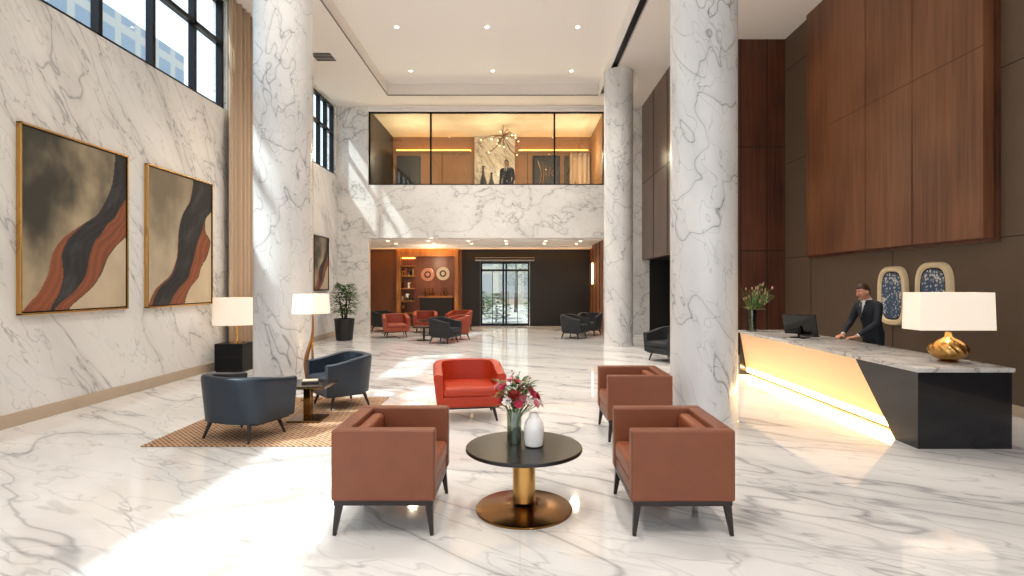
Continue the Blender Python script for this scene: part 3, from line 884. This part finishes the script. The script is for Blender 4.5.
def facade(name, col, win, ax='Y'):
    m, nt, bb = newmat(name)
    br = nt.nodes.new('ShaderNodeTexBrick'); tc = nt.nodes.new('ShaderNodeTexCoord')
    sx = nt.nodes.new('ShaderNodeSeparateXYZ'); cx = nt.nodes.new('ShaderNodeCombineXYZ')
    nt.links.new(tc.outputs['Object'], sx.inputs[0]); nt.links.new(sx.outputs[ax], cx.inputs[0]); nt.links.new(sx.outputs['Z'], cx.inputs[1])
    nt.links.new(cx.outputs[0], br.inputs['Vector']); br.offset = 0; br.inputs['Scale'].default_value = 1
    br.inputs['Brick Width'].default_value = 2.2; br.inputs['Row Height'].default_value = 3; br.inputs['Mortar Size'].default_value = .35
    br.inputs['Color1'].default_value = c(win); br.inputs['Color2'].default_value = c(win); br.inputs['Mortar'].default_value = c(col)
    nt.links.new(br.outputs['Color'], bb.inputs['Base Color']); bb.inputs['Roughness'].default_value = .6
    return m
b = MB(); b.box(-36, -28, 6, 17, -.3, 13, facade('fac1', '#a3abb3', '#8494a0')); b.obj('outside_building', wn=False)
b = MB(); b.box(-40, -30, 26, 50, -.3, 22, facade('fac2', '#b5b0a8', '#8494a2')); b.obj('outside_building', wn=False)
b = MB(); b.box(-14, 14, 52, 60, -.3, 9, facade('fac3', '#a09686', '#7a7a76', 'X')); b.obj('outside_building', wn=False)

# ------------------------------------------------------------------ people
def hand(b, M, side, mt):
    b.box(-.04, .04, -.085, .0, -.014, .014, mt, .012, 3, M)
    for i in range(4):
        x = (-.031+.0205*i)*(-side)
        l = (.058, .074, .08, .07)[i]
        b.tube([(x, -.07, .003), (x, -.085-l*.35, .008), (x, -.085-l*.7, -.004), (x, -.085-l*.92, -.016)], [.0095, .009, .0085, .0065], mt, 8, M, sm=2)
    sd = -side
    b.tube([(0, -.02, 0), (.036*sd, -.035, -.002), (.062*sd, -.06, -.008), (.07*sd, -.085, -.012)], [.013, .012, .0105, .008], mt, 8, M, sm=2)

def person(name, loc, rot, pose):
    e = bpy.data.objects.new(name, None); scene.collection.objects.link(e)
    e.location = loc; e.rotation_euler = (0, 0, rot)
    ln = .07 if pose == 'desk' else 0.0
    s = MB()
    s.loft([(0, 0, .80, .13, .10), (0, 0, .86, .17, .118), (0, 0, .94, .172, .12), (0, -.005-ln*.2, 1.04, .155, .11), (0, -.012-ln*.5, 1.14, .163, .116),
            (0, -.02-ln*.8, 1.25, .182, .128), (0, -.02-ln, 1.33, .19, .12), (0, -.015-ln, 1.39, .168, .095), (0, -.015-ln*1.1, 1.43, .10, .07), (0, -.02-ln*1.2, 1.455, .062, .06)], M_suit, 32, pw=.85)
    for sx in (-1, 1):
        s.tube([(sx*.085, 0, .88), (sx*.1, -.005, .5), (sx*.1, .01, .09)], [.095, .072, .056], M_suit, 16, sm=4)
        if pose == 'desk':
            pts = [(sx*.12, -.015-ln, 1.385), (sx*.19, -.02-ln, 1.355), (sx*.24, -.07-ln, 1.2), (sx*.255, -.12-ln, 1.09), (sx*.21, -.24-ln, .995), (sx*.16, -.33-ln, .915)]
        else:
            pts = [(sx*.12, -.015, 1.385), (sx*.19, -.01, 1.355), (sx*.225, .0, 1.2), (sx*.24, .01, 1.08), (sx*.24, -.05, .95), (sx*.22, -.1, .83)]
        s.tube(pts, [.062, .07, .058, .053, .045, .037], M_suit, 16, sm=4)
    s.obj('suit', parent=e, remesh=.011, smooth_it=3)
    g = MB()
    for sx in (-1, 1):
        if pose == 'desk':
            wv = Vector((sx*.16, -.33-ln, .915)); dv = Vector((-.03*sx, -.05, -.035))
            Mh = Matrix.Translation(wv+dv*.55) @ RZ(-sx*.3) @ RX(.22)
        else:
            Mh = Matrix.Translation((sx*.217, -.11, .81)) @ RX(math.radians(72)) @ RY(sx*1.3)
        hm = MB(); hand(hm, Mh, sx, M_skin)
        wp = (sx*.16, -.33-ln, .915) if pose == 'desk' else (sx*.22, -.1, .83)
        hm.tube([wp, Mh @ Vector((0, -.02, 0))], [.026, .022], M_skin, 12)
        hm.obj('hand', parent=e, remesh=.0035)
        p1 = Vector(wp); p0 = Vector((sx*.21, -.24-ln, .995)) if pose == 'desk' else Vector((sx*.24, -.05, .95))
        d = (p1-p0).normalized(); g.tube([p1-d*.01, p1+d*.012], [.033, .031], M_shirt, 16)
        g.tube([(sx*.1, .05, .045), (sx*.1, 0, .05), (sx*.1, -.1, .04), (sx*.105, -.17, .03)], [.04, .048, .045, .03], M_black, 12, sm=3)
        g.box(sx*.1-.045, sx*.1+.045, -.2, .08, 0, .03, M_black, .012, 2)
    yf = -.141-ln
    g.add([(-.05, yf+.035, 1.44), (.05, yf+.035, 1.44), (.055, yf+.012, 1.38), (0, yf-.018, 1.17), (-.055, yf+.012, 1.38), (0, yf-.0, 1.4)],
          [(0, 1, 5), (1, 2, 5), (2, 3, 5), (3, 4, 5), (4, 0, 5)], M_shirt, False)
    g.add([(-.012, yf+.0, 1.425), (.012, yf+.0, 1.425), (.026, yf-.022, 1.24), (0, yf-.024, 1.18), (-.026, yf-.022, 1.24), (-.016, yf-.01, 1.4), (.016, yf-.01, 1.4)],
          [(0, 1, 6, 5), (5, 6, 2, 4), (4, 2, 3)], M_tie, False)
    for sx in (-1, 1):
        g.add([(sx*.05, yf+.03, 1.44), (sx*.095, yf+.03, 1.36), (sx*.07, yf-.0, 1.3), (sx*.0, yf-.024, 1.16), (sx*.045, yf+.002, 1.36)], [(0, 1, 4), (1, 2, 4), (2, 3, 4)], M_suit, False)
    g.tube([(0, -.02-ln*1.1, 1.435), (0, -.03-ln*1.25, 1.475)], [.064, .058], M_shirt, 20)
    g.obj('shirt_and_shoes', parent=e, wn=False)
    tilt = .3 if pose == 'desk' else .05
    H = T(0, -.035-ln*1.4, 1.475) @ RX(tilt) @ T(0, -.015, .115)
    h = MB()
    h.tube([(0, -.015-ln*1.0, 1.41), H @ Vector((0, .02, -.04))], [.056, .052], M_skin, 16)
    def skull(q):
        q = q.copy(); z = q.z
        if z < 0:
            k = 1-.34*(-z)**1.3; q.x *= k
            if q.y < 0: q.y *= 1-.12*(-z); q.y -= .10*(-z)
            else: q.y *= 1-.45*(-z)
        if q.y < -.3: q.x *= .96
        if q.y > 0: q.y *= 1.06
        return q
    h.ball((0, 0, 0), (.078, .096, .118), M_skin, 32, H, skull)
    h.tube([(0, -.088, .022), (0, -.102, -.002), (0, -.119, -.022), (0, -.1, -.032)], [.008, .011, .014, .009], M_skin, 10, H, sm=3)
    h.ball((0, -.09, -.093), (.024, .018, .018), M_skin, 12, H)
    h.ball((0, -.088, .035), (.05, .012, .01), M_skin, 12, H)
    for sx in (-1, 1):
        h.ball((sx*.08, .01, -.005), (.012, .022, .034), M_skin, 12, H)
        h.ball((sx*.045, -.072, -.02), (.022, .018, .018), M_skin, 12, H)
        h.ball((sx*.012, -.106, -.024), (.008, .009, .007), M_skin, 8, H)
    h.obj('head', parent=e, remesh=.0045, smooth_it=2)
    f = MB()
    for sx in (-1, 1):
        f.ball((sx*.031, -.088, .012), (.014, .009, .0085), M_eye, 12, H); f.ball((sx*.031, -.0955, .012), (.0065, .0035, .0065), M_iris, 10, H)
        f.tube([(sx*.014, -.099, .03), (sx*.032, -.1, .034), (sx*.052, -.087, .029)], [.004, .0045, .003], M_hair, 8, H, sm=3)
    f.tube([(-.025, -.096, -.058), (0, -.106, -.055), (.025, -.096, -.058)], [.003, .006, .003], M_lip, 8, H, sm=3)
    f.tube([(-.02, -.096, -.064), (0, -.104, -.066), (.02, -.096, -.064)], [.003, .006, .003], M_lip, 8, H, sm=3)
    f.obj('face_features', parent=e)
    bmh = bmesh.new(); bmesh.ops.create_uvsphere(bmh, u_segments=40, v_segments=28, radius=1)
    dl = [v for v in bmh.verts if v.co.z < (.52 if v.co.y < -.55 else (.52-(v.co.y+.55)*1.0 if v.co.y < .1 else -.13-(v.co.y-.1)*.55))]
    bmesh.ops.delete(bmh, geom=dl, context='VERTS')
    for v in bmh.verts:
        q = skull(v.co); k = 1.085+.05*max(0, v.co.z)+.02*math.sin(v.co.x*22+v.co.y*5)
        if v.co.y < -.3 and v.co.z > .5: k += .05
        v.co = Vector((q.x*.078*k, q.y*.096*k, q.z*.118*k))
    hm = MB(); hm.bm(bmh, M_hair, True, H); o = hm.obj('hair', parent=e, wn=False)
    sd = o.modifiers.new('s', 'SOLIDIFY'); sd.thickness = .012; sd.offset = -1
    return e
person('receptionist', (5.54, 8.78, 0), R(-80), 'desk')
person('standing_man', (-.45, 19.5, 4.3), R(-20), 'down')

# ------------------------------------------------------------------ lights
def light(name, typ, loc, e, col=(1, 1, 1), size=.1, rot=(0, 0, 0), **k):
    l = bpy.data.lights.new(name, typ); l.energy = e; l.color = col
    if typ in ('POINT', 'SPOT'): l.shadow_soft_size = size
    for a, v in k.items(): setattr(l, a, v)
    o = bpy.data.objects.new(name, l); o.location = loc; o.rotation_euler = rot; scene.collection.objects.link(o); return o
WARM = (1, .82, .62)
for i, (x, y) in enumerate(spots):
    light('downlight', 'SPOT', (x, y, 7.9), 420, (1, .92, .82), .06, spot_size=R(120), spot_blend=1.0)
sun = light('sun', 'SUN', (-20, 0, 20), 9, (1, .93, .82)); sun.data.angle = R(1.5)
sun.rotation_euler = Vector((.66, .34, -1)).to_track_quat('-Z', 'Y').to_euler()
light('lamp_bulb', 'POINT', (-5.56, 11.0, 1.17), 24, WARM, .05)
light('lamp_bulb', 'POINT', (-3.03, 8.18, 1.38), 12, WARM, .04)
light('lamp_bulb', 'POINT', (4.74, 6.2, 1.39), 14, WARM, .05)
for x in (-4, -2, 0, 2): light('entrance_light', 'SPOT', (x, 20.6, 3.15), 120, (1, .78, .52), .05, spot_size=R(150), spot_blend=1)
light('bar_light', 'POINT', (-3.4, 21.6, 2.6), 30, (1, .76, .5), .06)
for x in (-3.9, -.8, 2.0): light('mezzanine_fill', 'POINT', (x, 20.4, 6.3), 125, (1, .82, .58), .15)  # added fill lamps without fixtures, hung low to brighten the slatted ceiling
for y in (8.2, 9.8, 11.4): light('wall_washer', 'SPOT', (5.1, y, 7.5), 420, (1, .88, .74), .06, rot=(0, R(18), 0), spot_size=R(85), spot_blend=1)
# LED toe-kick of the desk: a long strip lying along the desk, washing the floor
lt = light('toe_kick_led', 'AREA', (4.25, 8.35, .12), 40, (1, .62, .26)); lt.data.shape = 'RECTANGLE'; lt.data.size = 4.3; lt.data.size_y = .04
lt.rotation_euler = Vector((-1, 0, -.3)).to_track_quat('-Z', 'Y').to_euler()
w = bpy.data.worlds.new('World'); scene.world = w; w.use_nodes = True
bg = w.node_tree.nodes['Background']; bg.inputs[0].default_value = (.89, .94, 1, 1); bg.inputs[1].default_value = 2.3

cam = bpy.data.cameras.new('camera'); cam.sensor_width = 36; cam.lens = 36*560/1024
cam.shift_x = -8/1024; cam.shift_y = -4/1024; cam.clip_end = 300
co = bpy.data.objects.new('camera', cam); co.location = (0, 0, 1.7); co.rotation_euler = (math.pi/2, 0, 0)
scene.collection.objects.link(co); scene.camera = co
